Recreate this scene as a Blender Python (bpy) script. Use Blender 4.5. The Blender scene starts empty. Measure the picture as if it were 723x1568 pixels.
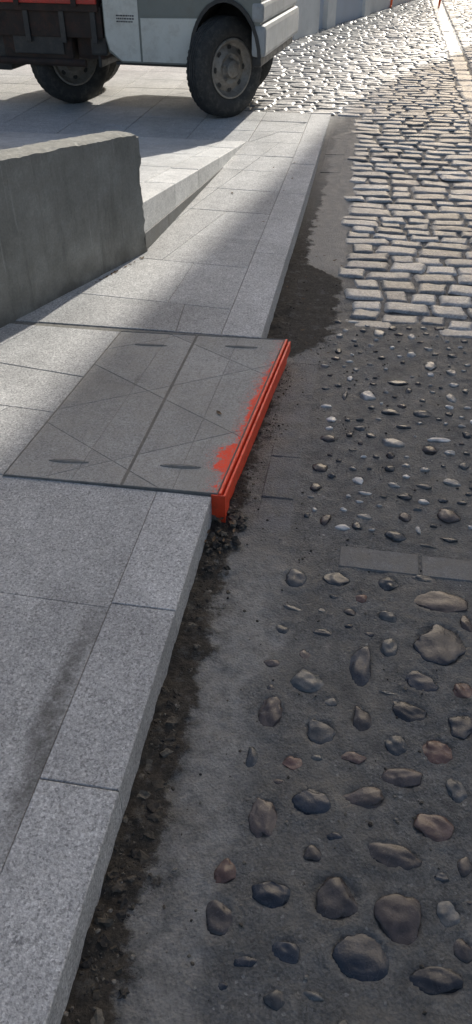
import bpy, bmesh, math, random
from mathutils import Vector, noise, Matrix
random.seed(7)
R=random.random
def U(a,b): return a+(b-a)*R()
D=bpy.data
scene=bpy.context.scene
COL=bpy.context.collection
PZ=0.11      # pavement level above carriageway

# ------------------------------------------------------------------ node helpers
class NT:
    def __init__(s,name):
        s.m=D.materials.new(name); s.m.use_nodes=True; s.t=s.m.node_tree
        s.b=s.t.nodes['Principled BSDF']; s.tc=s.t.nodes.new('ShaderNodeTexCoord')
        s.P=s.tc.outputs['Object']
    def n(s,ty,**kw):
        x=s.t.nodes.new(ty)
        for k,v in kw.items(): setattr(x,k,v)
        return x
    def l(s,a,b): s.t.links.new(a,b)
    def setin(s,sock,v):
        if isinstance(v,bpy.types.NodeSocket): s.l(v,sock)
        else: sock.default_value=v
    def noise(s,scale,detail=4,rough=.55,vec=None,dist=0):
        x=s.n('ShaderNodeTexNoise'); x.inputs['Scale'].default_value=scale
        x.inputs['Detail'].default_value=detail; x.inputs['Roughness'].default_value=rough
        x.inputs['Distortion'].default_value=dist
        s.l(vec or s.P,x.inputs['Vector']); return x.outputs['Fac']
    def vor(s,scale,out='Color',feature='F1',vec=None):
        x=s.n('ShaderNodeTexVoronoi',feature=feature); x.inputs['Scale'].default_value=scale
        s.l(vec or s.P,x.inputs['Vector']); return x.outputs[out]
    def ramp(s,f,stops,interp='LINEAR'):
        x=s.n('ShaderNodeValToRGB'); x.color_ramp.interpolation=interp
        e=x.color_ramp.elements
        while len(e)<len(stops): e.new(.5)
        for i,(p,c) in enumerate(stops):
            e[i].position=p
            e[i].color=(c,c,c,1) if isinstance(c,(int,float)) else (*c,1)
        s.l(f,x.inputs[0]); return x.outputs[0]
    def mr(s,f,a,b,c=0,d=1,smooth=False):
        x=s.n('ShaderNodeMapRange'); x.interpolation_type='SMOOTHSTEP' if smooth else 'LINEAR'
        s.l(f,x.inputs[0])
        for i,v in enumerate((a,b,c,d)): x.inputs[i+1].default_value=v
        return x.outputs[0]
    def math(s,op,a,b=0.0,c=None):
        x=s.n('ShaderNodeMath',operation=op)
        s.setin(x.inputs[0],a); s.setin(x.inputs[1],b)
        if c is not None: s.setin(x.inputs[2],c)
        return x.outputs[0]
    def mix(s,f,a,b,mode='MIX'):
        x=s.n('ShaderNodeMix',data_type='RGBA',blend_type=mode)
        s.setin(x.inputs[0],f)
        for sock,v in ((x.inputs[6],a),(x.inputs[7],b)):
            if isinstance(v,(int,float)): v=(v,v,v,1)
            elif isinstance(v,tuple) and len(v)==3: v=(*v,1)
            s.setin(sock,v)
        return x.outputs[2]
    def xyz(s):
        x=s.n('ShaderNodeSeparateXYZ'); s.l(s.P,x.inputs[0]); return x.outputs
    def attr(s,name):
        x=s.n('ShaderNodeAttribute'); x.attribute_name=name; return x
    def mapping(s,sc,rot=(0,0,0)):
        x=s.n('ShaderNodeMapping'); x.inputs['Scale'].default_value=sc; x.inputs['Rotation'].default_value=rot
        s.l(s.P,x.inputs[0]); return x.outputs[0]
    def bump(s,h,strength=.5,dist=.01,normal=None):
        x=s.n('ShaderNodeBump'); x.inputs['Strength'].default_value=strength
        x.inputs['Distance'].default_value=dist; s.l(h,x.inputs['Height'])
        if normal is not None: s.l(normal,x.inputs['Normal'])
        s.l(x.outputs[0],s.b.inputs['Normal']); return x.outputs[0]
    def col(s,c): s.setin(s.b.inputs['Base Color'],(*c,1) if isinstance(c,tuple) else c)
    def rough(s,r): s.setin(s.b.inputs['Roughness'],r)
    def mask_band(s,v,c,w,soft):
        d=s.math('ABSOLUTE',s.math('SUBTRACT',v,c)); return s.mr(d,w,w+soft,1,0,True)

def granite(name,lo,mid,hi,stain=None,cover=False,rough=.75,speck=200,mort=None):
    t=NT(name)
    c=t.ramp(t.vor(speck,'Color'),[(0.0,lo),(.26,lo),(.34,mid),(.70,mid),(.82,hi),(1.0,hi)])
    c2=t.ramp(t.noise(120,3,.8),[(.34,lo),(.5,mid),(.66,hi)])
    c=t.mix(.5,c,c2)
    big=t.mr(t.noise(1.7,5,.6),.3,.7,.80,1.14)
    c=t.mix(1.0,c,big,'MULTIPLY')
    med=t.mr(t.noise(14,6,.7),.3,.7,.84,1.12)
    c=t.mix(1.0,c,med,'MULTIPLY')
    r=t.attr('rnd').outputs['Fac']
    c=t.mix(1.0,c,t.mr(r,0,1,.90,1.08),'MULTIPLY')
    g=t.mr(t.noise(45,5,.75),.60,.72,0,1)
    c=t.mix(t.math('MULTIPLY',g,.35),c,(.18,.165,.14))
    X,Y,Z=t.xyz()
    # scuffs
    sc=t.mr(t.noise(6,5,.7,vec=t.mapping((7,.8,1),(0,0,.7))),.66,.74,0,.25)
    c=t.mix(sc,c,(.24,.22,.19))
    if mort:
        k=t.mr(t.noise(11,6,.75),.38,.60,0,mort[1]); c=t.mix(k,c,mort[0])
    if stain:
        for (sx,sy,wx,wy,amt) in stain:
            wob=t.math('MULTIPLY_ADD',t.noise(6,4),.12,-.06)
            mx=t.mask_band(t.math('ADD',X,wob),sx,wx*.15,wx)
            my=t.mask_band(Y,sy,wy*.5,wy)
            k=t.math('MULTIPLY',t.math('MULTIPLY',mx,my),amt)
            k=t.math('MULTIPLY',k,t.mr(t.noise(40,5,.8),.3,.6,.4,1))
            c=t.mix(k,c,(.085,.08,.07))
    if cover:
        d=t.mr(t.noise(5,5,.7),.4,.7,0,.6); c=t.mix(d,c,(.34,.315,.27))
        s1=t.mr(t.noise(7,5,.7,vec=t.mapping((9,1,1),(0,0,-.6))),.60,.69,0,.45); c=t.mix(s1,c,(.18,.165,.14))
        s2=t.mr(t.noise(7,5,.7,vec=t.mapping((1,11,1),(0,0,-.3))),.64,.71,0,.45); c=t.mix(s2,c,(.46,.44,.40))
        e=t.math('SUBTRACT',t.math('MULTIPLY_ADD',Y,.080,-.137),X)
        e2=t.math('ADD',e,t.math('MULTIPLY_ADD',t.noise(26,7,.8),.15,-.075))
        lim=t.math('ADD',t.math('MULTIPLY',t.mask_band(Y,2.16,.05,.06),.042),t.math('MULTIPLY',t.mask_band(Y,2.62,.06,.30),.020))
        lim=t.math('ADD',lim,t.math('MULTIPLY',t.mr(Y,2.8,2.2,0,1),.010))
        dd_=t.math('SUBTRACT',e2,lim)
        k=t.mr(dd_,-.004,.008,1,0,True)
        sp=t.math('MULTIPLY',t.mr(dd_,-.01,.06,.9,0,True),t.mr(t.noise(170,5,.85),.53,.58,0,1))
        k=t.math('MAXIMUM',t.math('MULTIPLY',k,t.mr(t.noise(110,6,.85),.36,.50,.45,1)),sp)
        c=t.mix(k,c,(1.0,.085,.03))
    t.col(c); t.rough(t.mr(t.noise(60,3),.3,.7,rough-.1,rough+.1))
    h=t.math('ADD',t.math('MULTIPLY',t.vor(260,'Distance'),.5),t.noise(30,6,.7))
    t.bump(h,.4,.004)
    t.b.inputs['Specular IOR Level'].default_value=.4
    return t.m

M_gran=granite('granite_paving',(.21,.207,.20),(.455,.448,.43),(.75,.74,.71),
     stain=[(-.215,1.0,.045,.30,.8),(-.33,.55,.05,.35,.5),(-.45,3.3,.2,.15,.25)])
M_kerb=granite('granite_kerb',(.21,.207,.20),(.48,.472,.455),(.77,.76,.73))
M_plat=granite('granite_platform',(.36,.355,.34),(.58,.57,.54),(.76,.74,.70))
M_cover=granite('cover_infill',(.20,.197,.185),(.36,.35,.325),(.50,.49,.46),cover=True)
M_strip=granite('gutter_granite',(.10,.103,.103),(.170,.172,.170),(.26,.26,.25),rough=.65,speck=220,mort=((.15,.143,.128),.9))

def m_mortar():
    t=NT('joint_mortar'); c=t.ramp(t.noise(80,5,.7),[(.3,(.14,.13,.115)),(.7,(.27,.26,.23))])
    t.col(c); t.rough(.95); t.bump(t.noise(200,4),.5,.004); return t.m
M_mortar=m_mortar()

def m_road():
    t=NT('carriageway_mortar'); X,Y,Z=t.xyz()
    base=t.ramp(t.noise(9,8,.72),[(.28,(.072,.074,.073)),(.5,(.126,.127,.123)),(.72,(.20,.198,.188))])
    sp=t.ramp(t.vor(170,'Color'),[(0,.5),(.5,1.0),(.88,1.2),(1,2.6)])
    base=t.mix(.9,base,sp,'MULTIPLY')
    sand=t.mr(t.noise(3.2,6,.7),.47,.66,0,.75)
    base=t.mix(sand,base,(.205,.188,.158))
    dk=t.mr(t.noise(5.5,7,.75),.53,.64,0,.65)
    base=t.mix(dk,base,(.060,.061,.061))
    pale=t.mr(t.noise(13,7,.8),.56,.66,0,.6)
    base=t.mix(pale,base,(.27,.26,.235))
    w=t.math('MULTIPLY_ADD',t.noise(4.5,6,.65),.42,-.21)
    xs=t.math('ADD',X,w)
    near=t.mr(Y,1.55,2.05,1,0,True)
    k=t.math('MULTIPLY',t.mask_band(xs,.190,.035,.08),near)
    k=t.math('MULTIPLY',k,t.mr(t.noise(22,7,.8),.36,.60,.15,1))
    base=t.mix(k,base,(.31,.302,.28))
    # faint paler edge course beside the gutter
    ec=t.math('MULTIPLY',t.mask_band(X,.206,.060,.008),t.mr(Y,1.9,1.95,0,1))
    ec=t.math('MULTIPLY',ec,t.mr(Y,3.38,3.42,1,0))
    base=t.mix(t.math('MULTIPLY',ec,t.mr(t.noise(10,5,.7),.4,.6,.0,.45)),base,(.215,.222,.228))
    fk=t.math('MULTIPLY',t.mr(Y,4.1,4.4,0,1,True),t.mr(X,.30,.36,1,0,True))
    base=t.mix(t.math('MULTIPLY',fk,.75),base,(.29,.28,.26))
    far=t.mr(Y,4.0,8.0,0,.6); base=t.mix(far,base,(.24,.232,.21))
    dl=t.math('ADD',.088,t.math('MULTIPLY',t.math('MULTIPLY',t.mr(Y,3.1,3.45,0,1,True),t.mr(Y,4.15,4.4,1,0,True)),.22))
    w2=t.math('MULTIPLY_ADD',t.noise(9,7,.7),.24,-.12)
    dm=t.mr(t.math('SUBTRACT',t.math('ADD',X,w2),dl),-.012,.02,1,0,True)
    dm=t.math('MULTIPLY',dm,t.mr(Y,4.6,6.5,1,.2))
    dc=t.ramp(t.noise(38,8,.8),[(.25,(.026,.022,.019)),(.5,(.062,.053,.042)),(.75,(.14,.122,.095))])
    cr=t.mr(t.noise(16,6,.7),.55,.64,0,.7)
    dc=t.mix(cr,dc,(.135,.132,.122))
    base=t.mix(dm,base,dc)
    t.col(base)
    t.rough(t.mix(dm,t.mr(t.noise(20,5),.3,.7,.48,.75),.95))
    h=t.math('ADD',t.noise(70,8,.8),t.math('MULTIPLY',t.vor(140,'Distance'),.35))
    h=t.math('ADD',h,t.math('MULTIPLY',t.math('MULTIPLY',dm,t.noise(60,6,.85)),1.6))
    t.bump(h,.9,.009)
    return t.m
M_road=m_road()

def m_pebble():
    t=NT('river_pebble'); a=t.attr('col').outputs['Color']
    c=t.mix(1.0,a,t.ramp(t.noise(26,6,.7,dist=.6),[(.3,.6),(.5,1.0),(.7,1.5)]),'MULTIPLY')
    v=t.mr(t.vor(17,'Distance',feature='DISTANCE_TO_EDGE'),.0,.010,1,0)
    c=t.mix(t.math('MULTIPLY',v,.2),c,(.2,.19,.18))
    d=t.mr(t.noise(48,6,.8),.58,.70,0,.45)
    c=t.mix(d,c,(.12,.115,.103))
    t.col(c); t.rough(t.mr(t.noise(30,5,.7),.3,.7,.12,.36))
    t.b.inputs['Specular IOR Level'].default_value=.5
    t.bump(t.noise(40,7,.75),.35,.006); return t.m
M_peb=m_pebble()
def m_sett():
    t=NT('granite_sett'); r=t.attr('rnd').outputs['Fac']
    c=t.ramp(r,[(0,(.18,.178,.17)),(.5,(.30,.295,.28)),(1,(.45,.44,.415))])
    c=t.mix(.8,c,t.ramp(t.vor(120,'Color'),[(0,.6),(.5,1),(1,1.4)]),'MULTIPLY')
    c=t.mix(1.0,c,t.mr(t.noise(12,6,.7),.3,.7,.75,1.2),'MULTIPLY')
    t.col(c); t.rough(t.mr(t.noise(22,5,.7),.3,.7,.22,.44))
    t.bump(t.noise(35,7,.75),.5,.010); return t.m
M_sett=m_sett()
def m_conc():
    t=NT('rough_concrete'); X,Y,Z=t.xyz()
    c=t.ramp(t.noise(5,9,.7),[(.3,(.20,.193,.166)),(.55,(.275,.265,.232)),(.75,(.36,.348,.308))])
    st=t.mr(t.noise(3.4,7,.75,vec=t.mapping((5,5,.5))),.52,.70,0,.5)
    c=t.mix(st,c,(.125,.118,.098))
    st2=t.mr(t.noise(2.3,5,.6,vec=t.mapping((12,12,.35))),.60,.68,0,.55)
    c=t.mix(st2,c,(.42,.41,.37))
    lowd=t.math('MULTIPLY',t.mr(Z,.11,.26,1,0,True),t.mr(t.noise(9,5),.35,.6,.2,.8))
    c=t.mix(lowd,c,(.11,.10,.085))
    fine=t.mr(t.noise(90,6,.8),.3,.7,.8,1.18); c=t.mix(1.0,c,fine,'MULTIPLY')
    holes=t.mr(t.vor(46,'Distance'),.06,.12,1,0)
    hm=t.math('MULTIPLY',holes,t.mr(t.noise(6,3),.5,.6,0,1))
    c=t.mix(t.math('MULTIPLY',hm,.6),c,(.06,.055,.05))
    t.col(c); t.rough(.9)
    t.bump(t.math('SUBTRACT',t.noise(40,8,.75),t.math('MULTIPLY',hm,.8)),.6,.008); return t.m
M_conc=m_conc()
def simple(name,c,rough=.5,metal=0,var=.25,sc=8,bump=.15,bs=60,dirt=None):
    t=NT(name)
    lo=tuple(x*(1-var) for x in c); hi=tuple(min(1,x*(1+var)) for x in c)
    cc=t.ramp(t.noise(sc,6,.7),[(.3,lo),(.7,hi)])
    if dirt:
        cc=t.mix(t.mr(t.noise(sc*1.7,7,.8),.48,.7,0,dirt[1]),cc,dirt[0])
    t.col(cc); t.rough(t.mr(t.noise(sc*2,4),.3,.7,max(.05,rough-.12),min(1,rough+.12)))
    t.b.inputs['Metallic'].default_value=metal
    t.bump(t.noise(bs,5,.7),bump,.004); return t.m
M_orange=simple('marking_paint_orange',(1.0,.085,.03),.5,0,.10,14,.35,90,((.20,.06,.03),.5))
M_steel=simple('weathered_steel',(.22,.21,.19),.7,.0,.3,25,.3,120,((.36,.34,.30),.6))
M_dark=simple('dark_recess_shade',(.05,.046,.04),.8)  # dark colour for the shade in the frame groove and lifting slots
M_tyre=simple('tyre_rubber',(.032,.032,.031),.75,0,.3,12,.3,90,((.14,.13,.11),.55))
M_rim=simple('steel_rim',(.27,.25,.22),.5,.3,.3,14,.25,60,((.12,.08,.05),.65))
M_white=simple('truck_paint_white',(.62,.62,.565),.35,0,.08,4,.05,30,((.36,.33,.27),.5))
M_grey=simple('truck_white_shaded',(.19,.205,.185),.4,0,.1,4,.05,30,((.15,.14,.12),.4))  # shade on the white bodywork put into the colour as grey
M_plast=simple('bumper_plastic',(.36,.37,.37),.5,0,.12,6,.1,40,((.18,.17,.15),.5))
M_blk=simple('black_plastic',(.03,.03,.03),.55,0,.3,9,.15,40,((.10,.09,.075),.5))
M_chas=simple('chassis_rust',(.036,.026,.021),.8,.1,.5,8,.5,40,((.11,.045,.03),.6))
M_red=simple('bed_paint_red',(.50,.035,.022),.45,0,.2,6,.15,40,((.12,.06,.04),.5))
M_glass=simple('window_glass',(.02,.025,.028),.08,0,.1,2,.0)
M_plas=simple('wall_plaster_white',(.74,.73,.70),.85,0,.1,2,.3,30,((.52,.50,.46),.4))
M_bluegrey=simple('painted_panel_bluegrey',(.47,.51,.57),.6,0,.08,3,.1,30)
M_ochre=simple('wall_plaster_ochre',(.45,.38,.28),.9,0,.12,1,.3,20)
M_brar=simple('barrier_paint',(.85,.14,.03),.5,0,.1,6)
M_leaf=simple('dry_leaf',(.12,.075,.04),.8,0,.4,30)
M_text=simple('decal_ink',(.05,.05,.06),.5)
M_earth=simple('ground_earth',(.20,.185,.16),.95,0,.25,.5,.3,10)

# ------------------------------------------------------------------ mesh helpers
class MB:
    def __init__(s): s.v=[];s.f=[];s.mi=[];s.r=[];s.c=[]
    def add(s,vs,fs,mi=0,r=0.5,c=(.1,.1,.1)):
        o=len(s.v); s.v+=vs
        for f in fs: s.f.append([i+o for i in f]); s.mi.append(mi); s.r.append(r); s.c.append(c)
    def obj(s,name,mats,smooth=False,parent=None,loc=None):
        me=D.meshes.new(name); me.from_pydata(s.v,[],s.f)
        for m in mats: me.materials.append(m)
        me.polygons.foreach_set('material_index',s.mi)
        a=me.attributes.new('rnd','FLOAT','FACE'); a.data.foreach_set('value',s.r)
        a=me.attributes.new('col','FLOAT_COLOR','FACE')
        a.data.foreach_set('color',[x for c in s.c for x in (*c,1)])
        if smooth: me.polygons.foreach_set('use_smooth',[True]*len(s.f))
        me.update()
        o=D.objects.new(name,me); COL.objects.link(o)
        if parent: o.parent=parent
        if loc: o.location=loc
        return o
def area(p):
    return .5*sum(p[i][0]*p[(i+1)%len(p)][1]-p[(i+1)%len(p)][0]*p[i][1] for i in range(len(p)))
def cutpoly(p,a,b,c):
    A,B=[],[]
    n=len(p)
    for i in range(n):
        P,Q=p[i],p[(i+1)%n]; dp=a*P[0]+b*P[1]-c; dq=a*Q[0]+b*Q[1]-c
        (A if dp>=0 else B).append(P)
        if dp==0: B.append(P)
        if dp*dq<0:
            k=dp/(dp-dq); X=(P[0]+k*(Q[0]-P[0]),P[1]+k*(Q[1]-P[1])); A.append(X);B.append(X)
    return [q for q in (A,B) if len(q)>2 and abs(area(q))>2e-4]
def cuts(polys,lines):
    for (x0,y0,x1,y1,*pr) in lines:
        a,b=(y1-y0),-(x1-x0); L=math.hypot(a,b);a/=L;b/=L;c=a*x0+b*y0
        out=[]
        for p in polys:
            cx=sum(q[0] for q in p)/len(p);cy=sum(q[1] for q in p)/len(p)
            if pr and not pr[0](cx,cy): out.append(p)
            else: out+=cutpoly(p,a,b,c)
        polys=out
    return polys
def inset(p,d):
    if area(p)<0: p=p[::-1]
    n=len(p);o=[]
    for i in range(n):
        A,B,C=Vector(p[i-1]),Vector(p[i]),Vector(p[(i+1)%n])
        e1=(B-A).normalized();e2=(C-B).normalized()
        n1=Vector((-e1.y,e1.x));n2=Vector((-e2.y,e2.x)); m=n1+n2
        if m.length<1e-4: m=n1
        m.normalize(); k=d/max(.35,m.dot(n1)); o.append((B.x+m.x*k,B.y+m.y*k))
    return o
def slabs(mb,polys,zf,gap=.0022,bev=.0025,depth=.06,jit=.0012,mi=0,tilt=.0015):
    for p in polys:
        if area(p)<0: p=p[::-1]
        dz=U(-jit,jit);r=R();n=len(p)
        tx,ty=U(-tilt,tilt),U(-tilt,tilt)
        cx=sum(q[0] for q in p)/n;cy=sum(q[1] for q in p)/n
        z=lambda q:zf(*q)+dz+tx*(q[0]-cx)+ty*(q[1]-cy)
        a=inset(p,gap);b=inset(p,gap+bev)
        vs=[(*q,zf(*q)-depth) for q in a]+[(*q,z(q)-bev) for q in a]+[(*q,z(q)) for q in b]
        fs=[[i,(i+1)%n,n+(i+1)%n,n+i] for i in range(n)]+[[n+i,n+(i+1)%n,2*n+(i+1)%n,2*n+i] for i in range(n)]+[list(range(2*n,3*n))]
        mb.add(vs,fs,mi,r)
def quad(a,b,c,d): return [a,b,c,d]
def rect(x0,y0,x1,y1): return [(x0,y0),(x1,y0),(x1,y1),(x0,y1)]
def box(mb,x0,x1,y0,y1,z0,z1,mi=0,bev=0.0):
    b=min(bev,(x1-x0)/2.1,(y1-y0)/2.1,(z1-z0)/2.1)
    if b<=0:
        vs=[(x,y,z) for z in(z0,z1) for y in(y0,y1) for x in(x0,x1)]
        mb.add(vs,[[0,2,3,1],[4,5,7,6],[0,1,5,4],[2,6,7,3],[0,4,6,2],[1,3,7,5]],mi,R()); return
    bm=bmesh.new(); bmesh.ops.create_cube(bm,size=1)
    for v in bm.verts: v.co=Vector(((x0+x1)/2+v.co.x*(x1-x0),(y0+y1)/2+v.co.y*(y1-y0),(z0+z1)/2+v.co.z*(z1-z0)))
    bmesh.ops.bevel(bm,geom=bm.edges[:],offset=b,segments=2,profile=.6,affect='EDGES')
    bm.verts.index_update(); mb.add([tuple(v.co) for v in bm.verts],[[v.index for v in f.verts] for f in bm.faces],mi,R()); bm.free()
def prism(mb,pts,y0,y1,mi=0):
    n=len(pts); a=sum(pts[i][0]*pts[(i+1)%n][1]-pts[(i+1)%n][0]*pts[i][1] for i in range(n))
    if a<0: pts=pts[::-1]
    vs=[(p[0],y0,p[1]) for p in pts]+[(p[0],y1,p[1]) for p in pts]
    fs=[list(range(n)),list(range(2*n-1,n-1,-1))]+[[i,n+i,n+(i+1)%n,(i+1)%n] for i in range(n)]
    mb.add(vs,fs,mi,R())
def lathe(mb,prof,seg=48,mi=0,cx=0,cy=0,cz=0,rot=0):
    vs=[];fs=[];n=len(prof)
    for i in range(seg):
        a=2*math.pi*i/seg
        for r,y in prof:
            x,z=r*math.cos(a),r*math.sin(a)
            vs.append((cx+x*math.cos(rot)-y*math.sin(rot),cy+x*math.sin(rot)+y*math.cos(rot),cz+z))
    for i in range(seg):
        j=(i+1)%seg
        for k in range(n-1): fs.append([i*n+k,i*n+k+1,j*n+k+1,j*n+k])
    mb.add(vs,fs,mi,.5)
def fn(x,y,s,o=0,d=4): return noise.fractal(Vector((x*s+o,y*s-o,o*.37)),1.0,2.0,d)
def sstep(a,b,x):
    t=max(0,min(1,(x-a)/(b-a))); return t*t*(3-2*t)
def zr(y): return .098*sstep(5.2,8.0,y)
def sett_start(x): return 3.56+.10*fn(x,0,2.6,12,3)

# pebble image pixels projected to ground: x,y,width,length in mm on the carriageway, colour class
T="""757,1501,141,150,1;759,1670,160,84,2;533,1377,64,150,1;612,1464,56,68,0;695,1358,93,67,1;667,1251,103,58,1;799,1232,85,81,1;388,1302,89,77,0;304,1184,77,91,2;433,1151,84,78,0;540,1205,54,77,2;628,1144,58,57,0;737,1144,82,72,3;273,1043,29,63,0;374,1051,57,45,3;524,1089,81,37,3;649,1052,111,57,2;554,983,125,54,2;427,949,93,66,1;327,893,64,108,2;715,938,106,67,3;444,828,44,44,2;624,853,124,57,2;257,753,54,63,3;367,727,84,61,1;500,740,112,95,2;638,718,103,105,2;740,749,52,54,0;262,655,61,76,2;407,619,66,46,1;557,634,119,91,1;710,613,123,53,1;523,1650,44,39,3;602,1588,62,42,0;447,1721,82,62,0;604,1724,61,60,0;728,1768,93,30,0;297,1487,48,40,0;321,1571,79,21,0;422,1493,67,25,0;808,1346,56,55,3;834,1596,38,66,2;776,1038,55,69,0;782,858,36,52,2;767,680,40,50,2;313,1700,72,78,0;606,1305,53,13,0;630,938,18,16,0;545,3499,58,87,4;702,3482,38,57,4;351,3438,32,57,4;352,3276,31,67,0;607,3353,25,41,4;696,3294,43,53,4;562,3245,36,32,0;784,3198,54,89,4;875,3144,41,62,4;420,3019,29,59,4;506,2876,79,83,4;408,2860,22,88,0;632,3013,75,59,0;863,2920,39,78,4;602,2757,65,47,0;737,2764,65,62,0;362,2660,37,50,4;483,2610,53,39,0;529,2564,42,28,0;612,2530,88,65,4;797,2580,93,38,4;907,2627,31,48,0;758,2500,56,73,2;357,2516,52,56,2;344,2315,54,59,2;489,2252,43,56,4;605,2346,39,42,0;735,2364,39,34,4;832,2297,62,49,4;337,2190,38,55,2;520,2177,47,19,4;658,2181,51,38,0;727,2259,57,32,0;810,2102,68,80,2;659,2065,50,57,2;386,2005,31,70,2;516,2041,54,28,4;321,2020,22,28,0;447,1973,44,27,4;493,1988,31,55,0;628,1959,66,54,0;703,2005,17,55,4;806,1975,65,27,0;733,1929,65,13,0;461,2450,30,18,0;656,2649,53,24,0;680,2945,28,57,0;926,2987,28,46,0;882,2410,34,43,0;550,2420,25,26,0"""
STONES=[];placed=[]
for r in T.split(';'):
    x,y,w,l,k=map(int,r.split(','))
    x/=1000;y/=1000;w/=1000;l/=1000
    big=y<1.9
    if not big: l*=.80
    g=1.06 if big else 1.15
    STONES.append((x,y,w*g,l*g,k,4 if big and w>.05 else 3)); placed.append((x,y,max(w,l)))
def scatter(n,x0,x1,y0,y1,smin,smax,ks,sd,pad=.012):
    c=0
    for _ in range(n*30):
        if c>=n: break
        x,y=U(x0,x1),U(y0,y1);s=U(smin,smax)
        if all((x-a)**2+(y-b)**2>((s+q)*.62+pad)**2 for a,b,q in placed):
            STONES.append((x,y,s*U(.8,1.2),s*U(.45,.9),random.choice(ks),sd)); placed.append((x,y,s)); c+=1
scatter(80,.86,2.2,-.3,1.74,.05,.13,[0,1,2,0,1,1,3],3)
scatter(130,.95,2.4,1.95,3.5,.03,.07,[0,2,4,0,4],2)
scatter(110,.30,.95,1.95,3.52,.018,.044,[0,4,2,4,4],3)
scatter(26,.28,.85,.5,1.74,.026,.060,[0,0,2,1],3,.006)
scatter(24,.30,1.6,3.45,3.62,.03,.075,[0,4,2],3)
scatter(16,.2,.85,-.3,.5,.06,.12,[0,1,2],3)
BINS={}
for s_ in STONES:
    r_=max(s_[2],s_[3])*.5+.03
    for i in range(int((s_[0]-r_)//.1),int((s_[0]+r_)//.1)+1):
        for j in range(int((s_[1]-r_)//.1),int((s_[1]+r_)//.1)+1): BINS.setdefault((i,j),[]).append(s_)

# ------------------------------------------------------------------ ground
mb=MB(); mb.add([(-300,-300,-.12),(300,-300,-.12),(300,300,-.12),(-300,300,-.12)],[[0,1,2,3]]); mb.obj('ground',[M_earth])

def sheet(mb,x0,x1,y0,y1,st,zfun):
    nx=int((x1-x0)/st)+1;ny=int((y1-y0)/st)+1
    vs=[];fs=[]
    for j in range(ny+1):
        for i in range(nx+1):
            x=x0+(x1-x0)*i/nx;y=y0+(y1-y0)*j/ny; vs.append((x,y,zfun(x,y)))
    for j in range(ny):
        for i in range(nx): k=j*(nx+1)+i; fs.append([k,k+1,k+nx+2,k+nx+1])
    mb.add(vs,fs)
def zbase(x,y):
    z=zr(y)+.004*fn(x,y,3,5)
    ss=sett_start(x)
    return z-.010*sstep(ss-.02,ss+.12,y)*sstep(.24,.34,x)
def zroad(x,y):
    z=zbase(x,y)+.0030*fn(x,y,22,9,3)
    d=1-sstep(.03,.15,x+.07*fn(x,y,8,3,3))
    if y<4.6: z+=d*(.001+.013*fn(x,y,13,21,4)+.008*abs(fn(x,y,34,2,2)))
    for s_ in BINS.get((int(x//.1),int(y//.1)),()):
        rx,ry=s_[2]*.5,s_[3]*.5; m=min(rx,ry)
        q=(math.hypot((x-s_[0])/rx,(y-s_[1])/ry)-1)*m
        if q<-.007: z-=.004
        elif q<.030: z+=min(.003,m*.08)*math.exp(-((q-.008)/.011)**2)
    return z
mb=MB()
sheet(mb,-.02,1.0,.2,2.0,.0065,zroad)
sheet(mb,-.02,1.0,2.0,3.80,.010,zroad)
sheet(mb,1.0,3.6,-2,3.80,.04,zroad)
sheet(mb,-.02,1.0,-2,.2,.03,zroad)
sheet(mb,-.02,3.6,3.80,7.84,.035,zroad)
sheet(mb,-1.4,3.6,7.84,24,.2,lambda x,y:zr(y)-.009)
mb.obj('road',[M_road],smooth=True)

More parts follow.
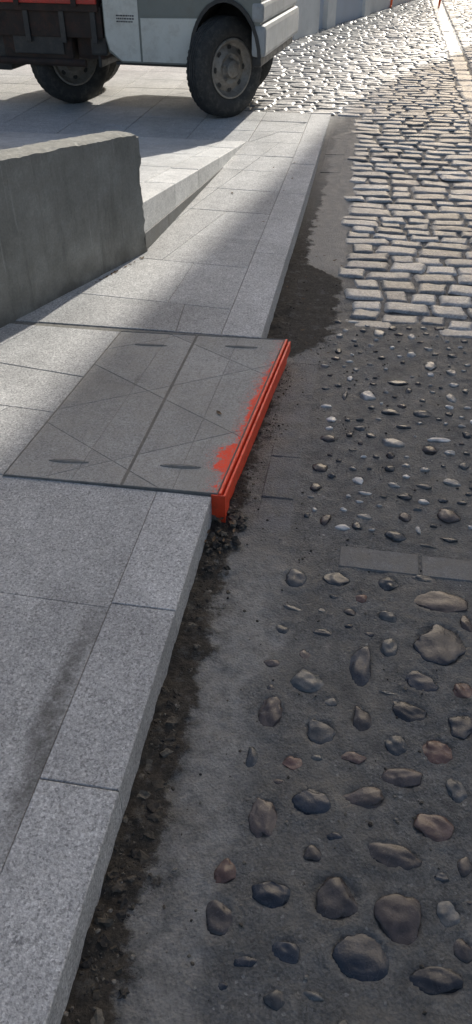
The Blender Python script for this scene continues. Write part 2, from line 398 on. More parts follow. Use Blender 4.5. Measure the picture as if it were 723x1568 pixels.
pal={0:[(.060,.065,.068),(.082,.086,.086),(.045,.050,.055)],1:[(.019,.024,.034),(.028,.033,.043),(.022,.025,.032)],
     2:[(.062,.050,.047),(.074,.060,.055),(.050,.044,.043)],3:[(.115,.068,.055),(.098,.066,.056)],4:[(.36,.35,.33),(.48,.465,.44),(.25,.245,.23)]}
ico={}
for sd in (1,2,3,4):
    bm=bmesh.new(); bmesh.ops.create_icosphere(bm,subdivisions=sd,radius=1)
    bm.verts.index_update(); ico[sd]=([v.co.copy() for v in bm.verts],[[v.index for v in f.verts] for f in bm.faces]); bm.free()
def pebble(mb,x,y,w,l,k,sd):
    V,F=ico[sd]; o=U(0,900); th=U(-.3,.3) if max(w,l)/min(w,l)<2 else U(-.18,.18)
    m=min(w,l)
    if y>1.9:
        hgt=(.0050+m*.10)*U(.85,1.2); sink=.0005
    else:
        hgt=min(.0115,.0035+m*.12)*U(.7,1.2); sink=-hgt*U(.10,.30)-.001
    ang=R()<.5
    bend=U(-.25,.25) if max(w,l)/min(w,l)>1.7 else 0
    pl=[(Vector((math.cos(q),math.sin(q),0)).normalized(),U(.58,.92)) for q in [U(0,6.28) for _ in range(6 if ang else 2)]]
    tx,ty=U(-.09,.09),U(-.09,.09)
    ridge=U(0,6.28); ra=U(.1,.6) if ang else 0
    vs=[]; c,s=math.cos(th),math.sin(th); zb=zbase(x,y)
    for v in V:
        p=v.copy()
        for nn,dd in pl:
            e=p.dot(nn)-dd
            if e>0: p-=nn*e*.9
        n1=noise.noise(v*1.3+Vector((o,o,0)))*.28+noise.noise(v*3.1+Vector((o,0,o)))*.11
        p.x*=1+n1;p.y*=1+n1
        X=p.x*w*.5;Y=p.y*l*.5
        if w>l: Y+=bend*(p.x*p.x-.4)*l*.8
        else: X+=bend*(p.y*p.y-.4)*w*.8
        Z=math.copysign(abs(v.z)**.88,v.z)*hgt*(1+.4*noise.noise(v*1.6+Vector((0,o,o))))+tx*X+ty*Y
        if ang and v.z>0: Z-=ra*hgt*max(0,p.x*math.cos(ridge)+p.y*math.sin(ridge))
        if ang: Z+=.0018*noise.noise(Vector((X*50+o,Y*50,0)))
        vs.append((x+X*c-Y*s,y+X*s+Y*c,zb+sink+Z))
    cc=random.choice(pal[k]); f=U(.8,1.25)
    mb.add(vs,F,0,R(),tuple(q*f for q in cc))
mb=MB()
for s_ in STONES: pebble(mb,*s_)
mb.obj('cobblestones',[M_peb],smooth=True)

# setts
mb=MB()
def sett(mb,cx,cy,w,l,base):
    nx,ny=8,6; o=U(0,500); hh=.003+U(-.003,.0035); vs=[];fs=[]
    th=U(-.06,.06);tx,ty=U(-.04,.04),U(-.04,.04);c,s=math.cos(th),math.sin(th)
    sh=U(-.012,.012)
    for j in range(ny+1):
        for i in range(nx+1):
            u=i/nx*2-1;v=j/ny*2-1
            uu=math.copysign(abs(u)**.5,u);vv=math.copysign(abs(v)**.5,v)
            k=1-.06*(abs(uu)**6)*(abs(vv)**6)
            X=uu*w/2*k+sh*vv;Y=vv*l/2*k
            X+=.011*noise.noise(Vector((u*1.7+o,v*1.7,0)));Y+=.011*noise.noise(Vector((u*1.7,v*1.7+o,3)))
            edge=max(abs(u),abs(v))
            z=hh+.0012*(1-uu*uu)*(1-vv*vv)+tx*X+ty*Y+.0055*noise.noise(Vector((X*14+o,Y*14,1)))
            if edge>.99: z-=.012
            elif abs(u)>1-2.1/nx or abs(v)>1-2.1/ny: z-=.0006
            vs.append((cx+X*c-Y*s,cy+X*s+Y*c,base+z))
    for j in range(ny):
        for i in range(nx): k=j*(nx+1)+i; fs.append([k,k+1,k+nx+2,k+nx+1])
    mb.add(vs,fs,0,min(1,max(0,random.gauss(.5,.3))))
y=3.42;row=0
while y<21.5:
    l=U(.10,.15)
    xl=.34-.03*(y-3.6) if y<7.86 else -1.15
    xr=3.5
    x=xl+U(-.05,.07)
    run=1.27
    while x<xr:
        w=U(.12,.30)
        if run-.02<x+w<run+.20 or (x<run<x+w):
            w=max(.08,run-x-.01)
            if y>3.55: sett(mb,x+w/2,y+l/2,w,l*.93,zr(y))
            x=run+.24; continue
        jy=U(-.025,.025) if row<3 else 0
        if y+l*.4>sett_start(x+w/2) and not (y<3.75 and R()<.13):
            sett(mb,x+w/2,y+l/2-.02*math.sin(x*1.3)+jy,w,l*U(.82,.94),zr(y)-(.002 if y<3.7 else 0))
        x+=w+U(.007,.020)
    y+=l+.004;row+=1
yy=3.6
while yy<21.5:
    l=U(.2,.42); sett(mb,1.27+.11,yy+l/2,U(.18,.21),l,zr(yy)); yy+=l+.02
mb.obj('stone_sett_paving',[M_sett],smooth=True)

# transverse band and gutter slabs, worn and partly buried
mb=MB()
xs=[.44,.705,1.02,1.3,1.62,2.0,2.4,2.8,3.2,3.6]
slabs(mb,[quad((xs[i],1.775),(xs[i+1],1.775),(xs[i+1],1.885),(xs[i],1.885)) for i in range(9)],lambda x,y:.0018,gap=.003,bev=.005,depth=.03,tilt=.01)
ys=[1.9,2.10,2.36,2.62,2.83,3.12,3.41]
slabs(mb,[rect(.145,ys[i],.268,ys[i+1]) for i in range(6)],lambda x,y:.0006,gap=.003,bev=.004,depth=.03,tilt=.015,mi=1)
ys=[4.5,4.9,5.35,5.8,6.2,6.65,7.1,7.5,7.83]
slabs(mb,[rect(.03,ys[i],.20,ys[i+1]) for i in range(3,8)],lambda x,y:zr(y)+.002,gap=.005,depth=.03,mi=1)
mb.obj('gutter_slabs',[M_strip,M_road])

# ------------------------------------------------------------------ pavement
zp=lambda x,y:PZ
mb=MB()
mb.add([(-9,-2.5,PZ-.004),(-.01,-2.5,PZ-.004),(-.01,7.88,PZ-.004),(-9,7.88,PZ-.004)],[[0,1,2,3]],1)
mb.add([(-9,7.88,PZ-.004),(-1.0,7.88,PZ-.004),(-1.0,13.5,PZ-.004),(-9,13.5,PZ-.004)],[[0,1,2,3]],1)
near=cuts([rect(-4,-2.5,-.19,1.935)],[(-4,1.47,-.19,1.385),(-4,.47,-.19,.42),(-4,-.6,-.19,-.6),(-1.05,-3,-1.05,4),(-2.0,-3,-2.0,4),(-3,-3,-3,4)])
slabs(mb,near,zp,gap=.0008,bev=.0014)
L=cuts([[( -4,1.935),(-.742,1.935),(-.655,3.09),(-4,3.09)]],
  [(-1.09,2.71,-.82,2.67),(-1.5,2.42,-.7,2.36),
   (-.82,2.67,-.94,2.38,lambda x,y:x>-1.6),(-1.10,3.0,-1.36,2.36,lambda x,y:x>-1.8),(-1.6,3,-1.85,2.3),(-.9,2.38,-1.12,1.93,lambda x,y:y<2.4),
   (-2.4,1.9,-2.4,3.1),(-3.2,1.9,-3.2,3.1)])
slabs(mb,L,zp,gap=.0015,bev=.0018)
F=[[( -4,3.09),(-.19,3.135),(-.19,6.72),(-4,6.72)]]
F=cuts(F,[(-1,3.48,-.19,3.42),(-1,4.02,-.19,3.96),(-1,4.45,-.19,4.40),(-1,4.93,-.19,4.88),(-1,5.4,-.19,5.36),(-1,5.9,-.19,5.85),(-1,6.3,-.19,6.28),
   (-.48,4.88,-.64,4.19,lambda x,y:4.0<y<4.9),(-.40,3.1,-.43,3.45,lambda x,y:y<3.45),(-.62,5.4,-.25,5.9,lambda x,y:5.35<y<5.9),(-.5,3.96,-.52,3.45,lambda x,y:3.4<y<4.0),
   (-1.1,3,-1.0,3.5),(-1.7,3,-1.7,7),(-2.6,3,-2.6,7)])
slabs(mb,F,zp,gap=.0013,bev=.002)
G=[[( -9,6.72),(-.19,6.72),(-.19,7.88),(-9,7.88)],[(-9,7.88),(-1.0,7.88),(-1.0,13.4),(-9,13.4)]]
gl=[(-9,y0,0,y0) for y0 in [7.1,7.5,8.35,8.85,9.35,9.85,10.35,10.9,11.4,12,12.6]]+[(x0,6,x0+.0,14) for x0 in [-.62,-1.15,-1.75,-2.3,-2.9,-3.5,-4.2,-5,-5.8,-6.6,-7.5]]
gl+=[(-2.3,7.88,-.95,9.35,lambda x,y:7.88<y<9.35 and x>-2.3),(-.6,6.72,-.19,7.5,lambda x,y:y<7.5)]
slabs(mb,cuts(G,gl),zp,gap=.003)
mb.obj('pavement',[M_gran,M_mortar])
# kerb
mb=MB()
def kerbzone(y0,y1,x1=0.0): return [(-.19,y0),(x1,y0),(x1,y1),(-.19,y1)]
ks=[-2.4,-1.84,-1.28,-.72,-.16,.285,.845,1.405,1.938]
slabs(mb,[kerbzone(ks[i],ks[i+1]-.001) for i in range(len(ks)-1)],zp,gap=.0009,bev=.0025,depth=.19)
ks=[3.135,4.2,5.35,6.1,6.72,7.3,7.88]
slabs(mb,[kerbzone(ks[i],ks[i+1]) for i in range(len(ks)-1)],zp,gap=.0014,bev=.0025,depth=.19)
mb.obj('kerb',[M_kerb])

# raised platform beside the pavement (ramps down to street level)
def zplat(x,y): return PZ+.004+.262*max(0,min(1,(6.72-y)/2.6))
mb=MB()
edge=lambda y:-.81+(y-4.11)*.0702
band=[];ys=[3.0,3.6,4.12,4.72,5.25,5.8,6.3,6.70]
for i in range(7):
    a,b=ys[i],ys[i+1]
    band.append([(edge(a)-.2,a),(edge(a),a),(edge(b),b),(edge(b)-.2,b)])
slabs(mb,band[2:],zplat,gap=.0022,bev=.005,depth=.40)
P2=[[( -9,4.12),(edge(4.12)-.2,4.12),(edge(6.7)-.2,6.70),(-9,6.70)]]
P2=cuts(P2,[(-9,y0,0,y0) for y0 in (4.7,5.3,5.9,6.35)]+[(x0,4,x0,7) for x0 in (-1.5,-2.1,-2.7,-3.4,-4.2,-5,-6,-7)])
slabs(mb,P2,zplat,gap=.003)
P3=[[(-9,-1.0),(-3.05,-1.0),(-1.02,4.08),(-1.02,4.12),(-9,4.12)]]
P3=cuts(P3,[(-9,y0,0,y0) for y0 in (-.2,.6,1.4,2.2,2.9,3.5)]+[(x0,-2,x0,5) for x0 in (-1.8,-2.5,-3.2,-4,-5,-6,-7)])
slabs(mb,P3,zplat,gap=.003)
mb.add([(-9,4.1,PZ+.255),(-1.05,4.1,PZ+.255),(-.86,6.69,PZ-.004),(-9,6.69,PZ-.004)],[[0,1,2,3]],1)
low=[]
for a,b in zip([4.12,4.55,5.0,5.5],[4.55,5.0,5.5,5.9]):
    low.append([(edge(a)-.05,a),(edge(a)+.006,a),(edge(b)+.006,b),(edge(b)-.05,b)])
slabs(mb,low,lambda x,y:PZ+max(.004,.10-.055*(y-4.1)),gap=.002,bev=.002,depth=.09,mi=2)
mb.obj('raised_platform_paving',[M_plat,M_mortar,M_strip])

# ------------------------------------------------------------------ concrete wall
Lw,Tw=5.0,.17; nx,nz,nt=170,26,6
A=Vector((-.80,4.10)); d=Vector((-.3697,-.9291)); nrm=Vector((.9291,-.3697))*-1
mbw=MB()
def wp(s,t,k):
    top=.622+.083*s
    z=PZ-.02+ (top+.02)*k
    rag=max(0,1-s/.06)
    s2=s+rag*(.030*fn(0,z,9,3,4)+.016*fn(t*3,z,25,8,3))
    off=.003*fn(s,z,5,11,4)+.0018*fn(s,z,30,17,3)
    p=A+d*s2+nrm*(t*Tw+(off if t<.5 else -off))
    zz=z+(.005*fn(s,t,9,31,4) if k>.99 else 0)
    if k>.97 and (t<.01 or t>.99): zz-=.005+.007*max(0,fn(s,t,30,5,3))
    if k>.97 and s<.02: zz-=.012
    return (p.x,p.y,zz)
def gridf(fun,n1,n2,flip=False):
    vs=[fun(i/n1,j/n2) for j in range(n2+1) for i in range(n1+1)];fs=[]
    for j in range(n2):
        for i in range(n1):
            k=j*(n1+1)+i;q=[k,k+1,k+n1+2,k+n1+1]; fs.append(q[::-1] if flip else q)
    mbw.add(vs,fs)
gridf(lambda a,b:wp(a**1.6*Lw,0,b),nx,nz,True)
gridf(lambda a,b:wp(a**1.6*Lw,1,b),nx,nz)
gridf(lambda a,b:wp(a**1.6*Lw,b,1),nx,nt,True)
gridf(lambda a,b:wp(0,a,b),nt,nz)
gridf(lambda a,b:wp(Lw,a,b),nt,nz,True)
o=mbw.obj('concrete_wall',[M_conc],smooth=False)
bm=bmesh.new();bm.from_mesh(o.data);bmesh.ops.remove_doubles(bm,verts=bm.verts,dist=.0003);bmesh.ops.recalc_face_normals(bm,faces=bm.faces);bm.to_mesh(o.data);bm.free()

# ------------------------------------------------------------------ inspection chamber cover
e=D.objects.new('utility_access_cover',None); COL.objects.link(e)
TL,TR,BR,BL=(-.655,3.085),(.112,3.125),(.020,1.945),(-.742,1.928)
MT,MBt=(-.294,3.104),(-.317,1.937)
def zc(x,y): return PZ+.005
mb=MB()
for q,flip in (([BL,MBt,MT,TL],0),([MBt,BR,TR,MT],1)):
    q2=inset(q,.0048)
    ps=cuts([q2],[(-.9,2.25,.2,2.95),(-.9,2.75,.2,3.45),(-.9,1.75,.2,2.45),(-.9,2.9,.2,2.2),(-.9,2.4,.2,1.7),(-.9,3.4,.2,2.7),(-.5,1.9,-.42,3.1) if not flip else (-.14,1.9,-.1,3.1)])
    slabs(mb,ps,zc,gap=.0007,bev=.0012,depth=.02,jit=.0004,tilt=.0008)
bed=inset([BL,BR,TR,TL],.004)
mb.add([(*p,PZ+.0034) for p in bed],[[0,1,2,3]],1)
mb.obj('infill',[M_cover,M_mortar],parent=e)
mb=MB()
def bar(mb,p,q,w,z0,z1,mi=0,side=0):
    P,Q=Vector(p),Vector(q);dd=(Q-P).normalized();n=Vector((-dd.y,dd.x))
    a,b=(n*w/2,-n*w/2) if side==0 else ((n*w,n*0) if side>0 else (n*0,-n*w))
    pts=[P+a,P+b,Q+b,Q+a]; b_=min(.0015,w/4)
    if area([tuple(p_) for p_ in pts])<0: pts=pts[::-1]
    vs=[(*p_,z0) for p_ in pts]
    ins=inset([tuple(p_) for p_ in pts],b_)
    vs+=[(*p_,z1-b_) for p_ in pts]+[(*p_,z1) for p_ in ins]
    mb.add(vs,[[0,1,5,4],[1,2,6,5],[2,3,7,6],[3,0,4,7],[4,5,9,8],[5,6,10,9],[6,7,11,10],[7,4,8,11],[8,9,10,11],[3,2,1,0]],mi,R())
for q in ([BL,MBt,MT,TL],[MBt,BR,TR,MT]):
    i1=inset(q,.0012)
    for k in range(4): bar(mb,i1[k],i1[(k+1)%4],.0032,PZ-.02,PZ+.0068+.0002*k,side=1)
def slot(cx,cy,L,ang):
    ca,sa=math.cos(ang),math.sin(ang);n=28
    vs=[];
    for i in range(n):
        a=2*math.pi*i/n
        for rr,z in ((1.0,PZ+.0055),(.93,PZ+.0085),(.80,PZ+.0085),(.74,PZ+.0058)):
            X=math.cos(a)*L*rr;Y=math.sin(a)*L*.14*(rr**2.2)
            vs.append((cx+X*ca-Y*sa,cy+X*sa+Y*ca,z))
    fs=[[i*4+k,i*4+k+1,((i+1)%n)*4+k+1,((i+1)%n)*4+k] for i in range(n) for k in range(3)]
    mb.add(vs,fs,0); mb.add([vs[i*4+3] for i in range(n)],[list(range(n))],1)  # dark plate paints the shade inside the slot
    bar(mb,(cx-ca*L*.7,cy-sa*L*.7),(cx+ca*L*.7,cy+sa*L*.7),.008,PZ+.0059,PZ+.010,0)
for cx,cy in ((-.48,2.97),(-.075,3.02),(-.54,2.045),(-.14,2.08)): slot(cx,cy,.075,.05+U(-.04,.04))
mb.obj('steel_trays',[M_steel,M_dark],parent=e)
mb=MB()
RB,RT=Vector(BR),Vector(TR); dd=(RT-RB).normalized();nn=Vector((dd.y,-dd.x))
off=lambda p,k:tuple(Vector(p)+nn*k)
bar(mb,off(RB,.001),off(RT,.001),.010,PZ-.036,PZ+.008,0,side=-1)
bar(mb,off(RB,.012),off(RT,.012),.005,PZ-.030,PZ-.016,1,side=-1)  # dark strip painting the shade of the groove between the orange bands
bar(mb,off(RB,.017),off(RT,.017),.009,PZ-.050,PZ-.001,0,side=-1)
bar(mb,off(RB,-.004),off(RT,-.004),.008,-.03,PZ-.037,2,side=-1)
bar(mb,off(RB,.006),off(RT,.006),.006,-.03,PZ-.054,0,side=-1)
bar(mb,(-.002,1.941),(.046,1.941),.006,-.03,PZ+.004,0,side=0)
bar(mb,tuple(Vector((.040,1.944))),tuple(Vector((.040,1.944))+dd*.06),.007,-.03,PZ-.052,0,side=0)
mb.obj('street_edge_frame',[M_orange,M_dark,M_steel],parent=e)
mb=MB(); 
core=[(-.02,1.95),(.010,1.95),(.100,3.12),(-.02,3.12)]
slabs(mb,[core],lambda x,y:PZ-.012,depth=.14)
mb.obj('concrete_surround',[M_conc],parent=e)

# ------------------------------------------------------------------ debris in the gutter
mb=MB()
def crumb(mb,x,y,s,z,col,sharp=.5):
    V,F=ico[2] if s>.008 else ico[1]
    o=U(0,99);sc=(U(.7,1.3),U(.7,1.3),U(.4,.9));th=U(0,6.28);c,si=math.cos(th),math.sin(th)
    vs=[]
    for v in V:
        p=v*(1+sharp*noise.noise(v*1.7+Vector((o,o,o))))
        X,Y,Z=p.x*s*sc[0]/2,p.y*s*sc[1]/2,p.z*s*sc[2]/2
        vs.append((x+X*c-Y*si,y+X*si+Y*c,z+Z))
    mb.add(vs,F,0,R(),col)
dcols=[(.055,.048,.038),(.08,.07,.056),(.12,.108,.088),(.036,.032,.028),(.05,.045,.038),(.18,.165,.14)]
for _ in range(3000):
    y=U(.35,4.4); x=abs(random.gauss(.0,.045))+.003
    if 1.94<y<3.13: x+=.03+.083*(y-1.95)
    if y>3.15: x=U(0,.32)
    if x>.36 or fn(x,y,6,40,2)<-.05: continue
    s=.002+.009*R()**4
    crumb(mb,x,y,s,zroad(x,y)+s*.05,random.choice(dcols))
for _ in range(90):
    y=U(.4,1.95); x=abs(random.gauss(.045,.03))+.004; s=U(.010,.034)
    crumb(mb,x,y,s,zroad(x,y)-s*.15,random.choice(dcols[:5]),.9)
for _ in range(36):
    x,y=U(.005,.11),U(1.76,2.0); s=U(.010,.032)
    crumb(mb,x,y,s,zroad(x,y)+.006,random.choice(dcols[:4]),.9)
for _ in range(1200):
    x,y=U(.12,.95),U(.35,3.5); s=.0018+.008*R()**4
    crumb(mb,x,y,s,zroad(x,y)+s*.1,random.choice(dcols[1:]))
t=NT('debris'); c=t.attr('col').outputs['Color']; t.col(t.mix(1.0,c,t.mr(t.noise(150,4),.3,.7,.6,1.4),'MULTIPLY')); t.rough(.95)
mb.obj('gutter_gravel',[t.m])
mb=MB()
def leaf(x,y,z,s):
    th=U(0,6.28);c,si=math.cos(th),math.sin(th);P=[(-1,0,.1),(-.4,.35,.25),(.4,.3,.1),(1,0,.35),(.4,-.3,.2),(-.4,-.35,0)]
    mb.add([(x+(p[0]*c-p[1]*si)*s,y+(p[0]*si+p[1]*c)*s,z+p[2]*s*.5+.001) for p in P]+[(x,y,z+.001)],[[i,(i+1)%6,6] for i in range(6)],0,R())
leaf(-.07,2.45,PZ+.007,.020)
for _ in range(10): leaf(U(.0,.1),U(1.75,1.98),.02,U(.008,.016))
for _ in range(9): leaf(U(-.55,-.02),U(4.3,6.6),PZ+.002,U(.010,.02))
for _ in range(16): 
    s=U(0,.5); leaf(-.78-.37*s,4.05-.93*s,PZ+.002,U(.008,.018))
for _ in range(14): leaf(U(.02,.32),U(3.2,4.5),.015,U(.008,.018))
mb.obj('dry_leaves',[M_leaf])

# ------------------------------------------------------------------ truck
tr=D.objects.new('parked_truck',None); COL.objects.link(tr)
tr.location=(-.974,7.63,PZ); tr.rotation_euler=(0,0,math.radians(-4.4))
YS=-.13; YF=1.50
arch=[(.035+.305*math.cos(a),.46+.45*math.sin(a)) for a in [math.pi-math.pi*i/14 for i in range(15)]]
prof=[(-1.08,.62),(-1.05,.50),(-.93,.42),(-.28,.42)]+arch+[(.345,.50),(.35,.92),(.32,1.12),(.14,1.78),(.06,1.84),(-.98,1.84),(-1.08,1.76)]
mb=MB(); prism(mb,prof,YS,YF,0); cab=mb.obj('cab',[M_grey],parent=tr)
bv=cab.modifiers.new('b','BEVEL');bv.width=.006;bv.segments=3;bv.limit_method='ANGLE';bv.angle_limit=math.radians(50)
mb=MB()
y0,y1=YS-.006,YS+.01
prism(mb,[(-.73,.435),(-.285,.435),(-.285,.50),(-.275,.60),(-.25,.70),(-.21,.775),(-.73,.765)],y0,y1,0)
prism(mb,[(-.73,.785),(-.205,.79),(-.13,.87),(.0,.935),(.06,1.17),(-.73,1.17)],y0+.002,y1,1)
prism(mb,[(-1.07,.63),(-1.04,.52),(-.93,.435),(-.75,.435),(-.75,1.17),(-1.07,1.17)],y0+.001,y1,0)
prism(mb,[(-.68,1.22),(.14,1.22),(.0,1.72),(-.68,1.72)],y0,y1,2)
prism(mb,[(-1.02,1.22),(-.76,1.22),(-.76,1.72),(-1.02,1.72)],y0,y1,2)
lip=[(.035+r*math.cos(a),.46+(r+.14)*math.sin(a)) for r,rng in ((.298,range(15)),(.328,range(14,-1,-1))) for a in [math.pi-math.pi*i/14 for i in rng]]
prism(mb,lip,YS-.018,YS+.01,3)
prism(mb,[(-.66,1.08),(-.52,1.08),(-.52,1.11),(-.66,1.11)],y0-.02,y0,3)
prism(mb,[(-1.0,.40),(-.30,.40),(-.30,.425),(-1.0,.425)],YS+.02,YS+.07,3)
for k in range(3):
    z=.775-.022*k; xx=-.955
    while xx<-.80:
        w=U(.008,.022); prism(mb,[(xx,z),(xx+w,z),(xx+w,z+.011),(xx,z+.011)],y0-.0015,y0+.001,4); xx+=w+.006
mb.obj('side_panels',[M_white,M_grey,M_glass,M_blk,M_text],parent=tr)
mb=MB()
box(mb,.27,.395,YS-.01,YF+.01,.50,.74,0,.035)
box(mb,.27,.375,YS-.012,YF+.012,.755,.90,0,.03)
box(mb,.33,.362,YS+.03,YS+.32,.93,1.08,1,.01);box(mb,.33,.362,YF-.32,YF-.03,.93,1.08,1,.01)
box(mb,.27,.35,YS+.05,YF-.05,.42,.50,2,.02)
mb.obj('front_bumper',[M_plast,M_glass,M_blk],parent=tr)
mb=MB(); mb.add([(.318,YS+.12,1.16),(.318,YF-.12,1.16),(.154,YF-.16,1.74),(.154,YS+.16,1.74)],[[0,1,2,3]]); ws=mb.obj('windscreen',[M_glass],parent=tr); ws.location=(.012,0,.004)
mb=MB(); vs=[];
for i,a in enumerate([math.pi-math.pi*i/14 for i in range(15)]):
    for yy in (YS+.005,.45): vs.append((.035+.303*math.cos(a),yy,.46+.448*math.sin(a)))
mb.add(vs,[[2*i,2*i+1,2*i+3,2*i+2] for i in range(14)]); mb.add([vs[2*i+1] for i in range(15)],[list(range(15))])
mb.obj('wheel_arch_liner',[M_blk],parent=tr)
def wheel(name,x,y,rot,Rw=.395,W=.20,side=-1):
    mb=MB(); h=W/2; s=side
    pr=[(.235,-h+.02),(.25,-h+.004),(.29,-h-.006),(.34,-h-.004),(Rw-.025,-h+.012),(Rw-.006,-h+.03)]
    for k in range(5):
        c=-h+.045+k*(W-.09)/4
        pr+=[(Rw,c-.012),(Rw,c+.008),(Rw-.012,c+.010),(Rw-.012,c+.013)]
    pr+=[(Rw-.006,h-.03),(Rw-.025,h-.012),(.34,h+.004),(.29,h+.006),(.25,h-.004),(.235,h-.02)]
    lathe(mb,pr,72,0)
    for i in range(48):
        a=2*math.pi*i/48
        for sd in(-1,1):
            pts=[]
            for (rr,yy) in ((Rw-.028,sd*(h-.008)),(Rw+.001,sd*(h-.030))):
                for da in(-.035,.035):
                    pts.append((rr*math.cos(a+da),yy,rr*math.sin(a+da)))
            rr=Rw+.001;yy=sd*(h-.055)
            for da in(-.03,.03): pts.append((rr*math.cos(a+da),yy,rr*math.sin(a+da)))
            mb.add(pts,[[0,1,3,2],[2,3,5,4]],0)
    o=-h
    rim=[(.238,o+.015),(.236,o+.002),(.222,o+.001),(.212,o+.018),(.196,o+.045),(.180,o+.055),(.150,o+.040),(.118,o+.024),(.098,o+.030),(.085,o+.034),(.072,o+.020),(.066,o-.012),(.052,o-.020),(0.001,o-.020)]
    lathe(mb,rim,56,1)
    lathe(mb,[(.236,-o-.01),(.19,-o-.05),(.001,-o-.05)],32,1)
    for i in range(8):
        a=2*math.pi*i/8; cx_,cz_=.166*math.cos(a),.166*math.sin(a)
        n=14; vs=[]
        for j in range(n):
            b=2*math.pi*j/n; q=Vector((.019*math.cos(b),.024*math.sin(b)))
            vs.append((cx_+q.x*math.cos(a)-q.y*math.sin(a),o+.041,cz_+q.x*math.sin(a)+q.y*math.cos(a)))
        mb.add(vs,[list(range(n))],2)  # dark discs laid on the rim for the shade inside its holes
    for i in range(5):
        a=2*math.pi*i/5+.3; lathe(mb,[(.013,o+.03),(.013,o+.005),(.009,o),(.0005,o)],6,1,cx=.092*math.cos(a),cz=.092*math.sin(a))
    ob=mb.obj(name,[M_tyre,M_rim,M_blk],parent=tr,smooth=True)
    em=ob.modifiers.new('e','EDGE_SPLIT'); em.split_angle=math.radians(35)
    ob.location=(x,y,Rw); ob.rotation_euler=(0,0,rot)
    return ob
wheel('front_wheel_near',.0,.0,math.radians(56))
wheel('front_wheel_far',-.16,.98,math.radians(20)+math.pi)
wheel('rear_wheel_near',-1.62,.26,math.radians(50))
wheel('rear_wheel_far',-1.80,1.05,math.pi)
mb=MB()
for yy in (.42,1.0): box(mb,-3.0,.25,yy,yy+.07,.52,.68,0,.008)
for xx in (-2.7,-2.1,-1.2,-.5,.1): box(mb,xx,xx+.07,.3,1.1,.53,.66,0,.01)
box(mb,-1.72,-1.58,.15,1.3,.32,.46,0,.03); box(mb,-.07,.07,.15,1.0,.33,.45,0,.03)
box(mb,-1.40,-1.12,-.05,.36,.42,.80,0,.04)
box(mb,-3.0,-2.08,-.06,.34,.30,.78,1,.05)
box(mb,-2.12,-1.42,-.10,.05,.40,.80,0,.03)
box(mb,-2.0,-1.5,-.115,-.09,.46,.62,1,.01)
box(mb,-2.15,-1.15,.34,.42,.47,.52,0,.01)
box(mb,-.6,-.2,.5,1.0,.36,.6,0,.05)
box(mb,-1.25,-1.09,-.08,.3,.46,.86,1,.02)
box(mb,-3.2,-1.10,-.13,-.09,.60,.84,0,.01)
for xx in (-2.9,-2.55,-2.2,-1.85,-1.5,-1.2): box(mb,xx,xx+.05,-.15,-.128,.56,.82,1,.006)
box(mb,-1.2,-1.17,-.05,.35,.36,.72,1,.01)
lathe(mb,[(.001,-.5),(.05,-.5),(.05,.5),(.001,.5)],16,0,cx=-.8,cy=.35,cz=.44,rot=math.pi/2)
lathe(mb,[(.001,-.45),(.03,-.45),(.03,.45),(.001,.45)],14,0,cx=-1.75,cy=-.11,cz=.40,rot=math.pi/2)
mb.obj('chassis',[M_chas,M_blk],parent=tr)
mb=MB()
box(mb,-3.25,-1.12,-.16,1.55,.80,.90,1,.01)
box(mb,-3.25,-1.12,-.18,-.15,.86,1.26,0,.006);box(mb,-3.25,-1.12,1.54,1.57,.86,1.26,0,.006)
box(mb,-1.15,-1.12,-.15,1.54,.9,1.5,0,.006);box(mb,-3.25,-3.22,-.15,1.54,.9,1.26,0,.006)
for xx in (-3.0,-2.45,-1.9,-1.35): box(mb,xx,xx+.05,-.195,-.181,.84,1.26,1,.004)
for xx in (-2.9,-2.4,-1.9,-1.4): box(mb,xx,xx+.06,-.08,1.5,.69,.80,1,.01)
mb.obj('flatbed',[M_red,M_chas],parent=tr)

# ------------------------------------------------------------------ buildings
def house(name,foot,h,mat,storey=3.0,ov=.25):
    E=D.objects.new(name,None);COL.objects.link(E)
    if area(foot)<0: foot=foot[::-1]
    fo=foot; foot=inset(foot,ov)
    n=len(foot);mb=MB()
    mb.add([(*p,-.1) for p in foot]+[(*p,h-.1) for p in foot],[[i,(i+1)%n,n+(i+1)%n,n+i] for i in range(n)]+[list(range(n,2*n))])
    mb.obj('walls',[mat],parent=E)
    mb=MB()
    mb.add([(*p,h-.34) for p in fo]+[(*p,h) for p in fo],[[i,(i+1)%n,n+(i+1)%n,n+i] for i in range(n)]+[list(range(n,2*n)),list(range(n-1,-1,-1))])
    mb.obj('cornice',[M_plas],parent=E)
    mb=MB()
    for i in range(n):
        P,Q=Vector(foot[i]),Vector(foot[(i+1)%n]);Ls=(Q-P).length;dd=(Q-P).normalized();nn=Vector((dd.y,-dd.x))
        k=int(Ls//2.4)
        for a in range(k):
            c=P+dd*((a+.5)*Ls/k)
            for fl in range(int(h//storey)):
                z0=fl*storey+(.9 if fl else .3);z1=fl*storey+2.3
                if z1>h-.5: continue
                def qd(hw,za,zb,o,mi):
                    p=[c-dd*hw+nn*o,c+dd*hw+nn*o]
                    mb.add([(*p[0],za),(*p[1],za),(*p[1],zb),(*p[0],zb)],[[0,1,2,3]],mi)
                qd(.55,z0-.08,z1+.08,.012,1); qd(.45,z0,z1,.018,0)
                mb.add([(*(c-dd*.62+nn*.0),z0-.14),(*(c+dd*.62),z0-.14),(*(c+dd*.62+nn*.14),z0-.14),(*(c-dd*.62+nn*.14),z0-.14),
                        (*(c-dd*.62),z0-.08),(*(c+dd*.62),z0-.08),(*(c+dd*.62+nn*.14),z0-.08),(*(c-dd*.62+nn*.14),z0-.08)],
                       [[4,7,6,5],[0,1,2,3],[3,2,6,7],[0,3,7,4],[1,5,6,2]],1)
    mb.obj('windows',[M_glass,M_plas],parent=E)
    return E
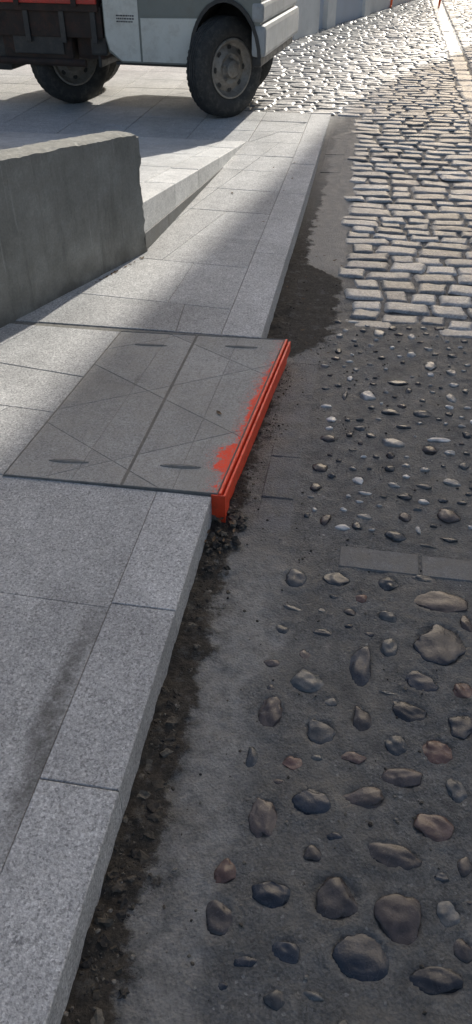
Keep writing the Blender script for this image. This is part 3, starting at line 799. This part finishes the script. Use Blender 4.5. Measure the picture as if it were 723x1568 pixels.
house('apartment_building',[(4.46,18),(22,18),(22,32),(7.0,32),(6.34,30.1)],13.0,M_ochre)
# white building bases, left up the street, shaped low to let sunlight past
H=D.objects.new('low_building_bases',None);COL.objects.link(H)
hA,hB=Vector((-1.02,12.85)),Vector((.02,16.2)); hd=(hB-hA).normalized(); hn=Vector((hd.y,-hd.x))
mb=MB()
def pil(s0,s1,out,back,z1,mi):
    a,b=hA+hd*s0,hA+hd*s1
    q=[a+hn*out,b+hn*out,b-hn*back,a-hn*back]
    slabs(mb,[[tuple(p) for p in q]],lambda x,y:z1,gap=.0,bev=.02,depth=z1+.02,mi=mi)
pil(0,.95,.15,.45,1.35,0);pil(.95,1.38,.04,.2,1.15,1);pil(1.38,1.75,.12,.25,1.5,0);pil(1.75,3.2,.06,.2,1.3,1);pil(3.2,3.5,.12,.25,1.5,0);pil(3.5,8,.05,.2,1.2,0)
mb.obj('white_and_bluegrey_bases',[M_plas,M_bluegrey],parent=H)

def barrier(x,y,rot):
    E=D.objects.new('street_barrier',None);COL.objects.link(E);E.location=(x,y,zr(y)+.01);E.rotation_euler=(0,0,rot)
    mb=MB()
    def rod(p,q,r):
        P,Q=Vector(p),Vector(q);z=(Q-P).normalized();u=z.orthogonal().normalized();v=z.cross(u)
        vs=[tuple(c+u*r*math.cos(a)+v*r*math.sin(a)) for c in(P,Q) for a in [2*math.pi*i/10 for i in range(10)]]
        mb.add(vs,[[i,(i+1)%10,10+(i+1)%10,10+i] for i in range(10)]+[list(range(10)),list(range(19,9,-1))])
    for s in(-.47,.47):
        rod((s,0,.02),(s,0,1.05),.022); rod((s,-.12,.012),(s,.22,.012),.014)
    for z in(.55,1.03): rod((-.47,0,z),(.47,0,z),.018)
    for i in range(1,8): rod((-.47+i*.94/8,0,.55),(-.47+i*.94/8,0,1.03),.008)
    mb.obj('frame',[M_brar],parent=E)
barrier(.02,17.5,.0)
barrier(1.87,17.6,-.05)

# ------------------------------------------------------------------ camera and light
cam=D.cameras.new('camera');co=D.objects.new('camera',cam);COL.objects.link(co)
cam.sensor_fit='VERTICAL';cam.sensor_height=24;cam.lens=24*1140/1568;cam.clip_start=.02;cam.clip_end=1500
co.location=(.409,0,1.66);co.rotation_euler=(math.radians(90-39.3),0,math.radians(9.54));scene.camera=co
EL,AZ=math.radians(30),math.radians(16)
w=D.worlds.new('World');scene.world=w;w.use_nodes=True
nt=w.node_tree;bg=nt.nodes['Background'];sky=nt.nodes.new('ShaderNodeTexSky');sky.sky_type='NISHITA'
sky.sun_disc=False;sky.sun_elevation=EL;sky.sun_rotation=AZ;sky.dust_density=4.0;sky.air_density=1.0;sky.ozone_density=.8
nt.links.new(sky.outputs[0],bg.inputs[0]);bg.inputs[1].default_value=.14
sun=D.lights.new('sun','SUN');sun.energy=5;sun.angle=math.radians(.53);sun.color=(1,.96,.88)
so=D.objects.new('sun',sun);COL.objects.link(so)
v=Vector((math.sin(AZ)*math.cos(EL),math.cos(AZ)*math.cos(EL),math.sin(EL)))
so.rotation_euler=v.to_track_quat('Z','Y').to_euler();so.location=(5,20,15)
scene.view_settings.view_transform='Standard';scene.view_settings.look='None';scene.view_settings.exposure=0
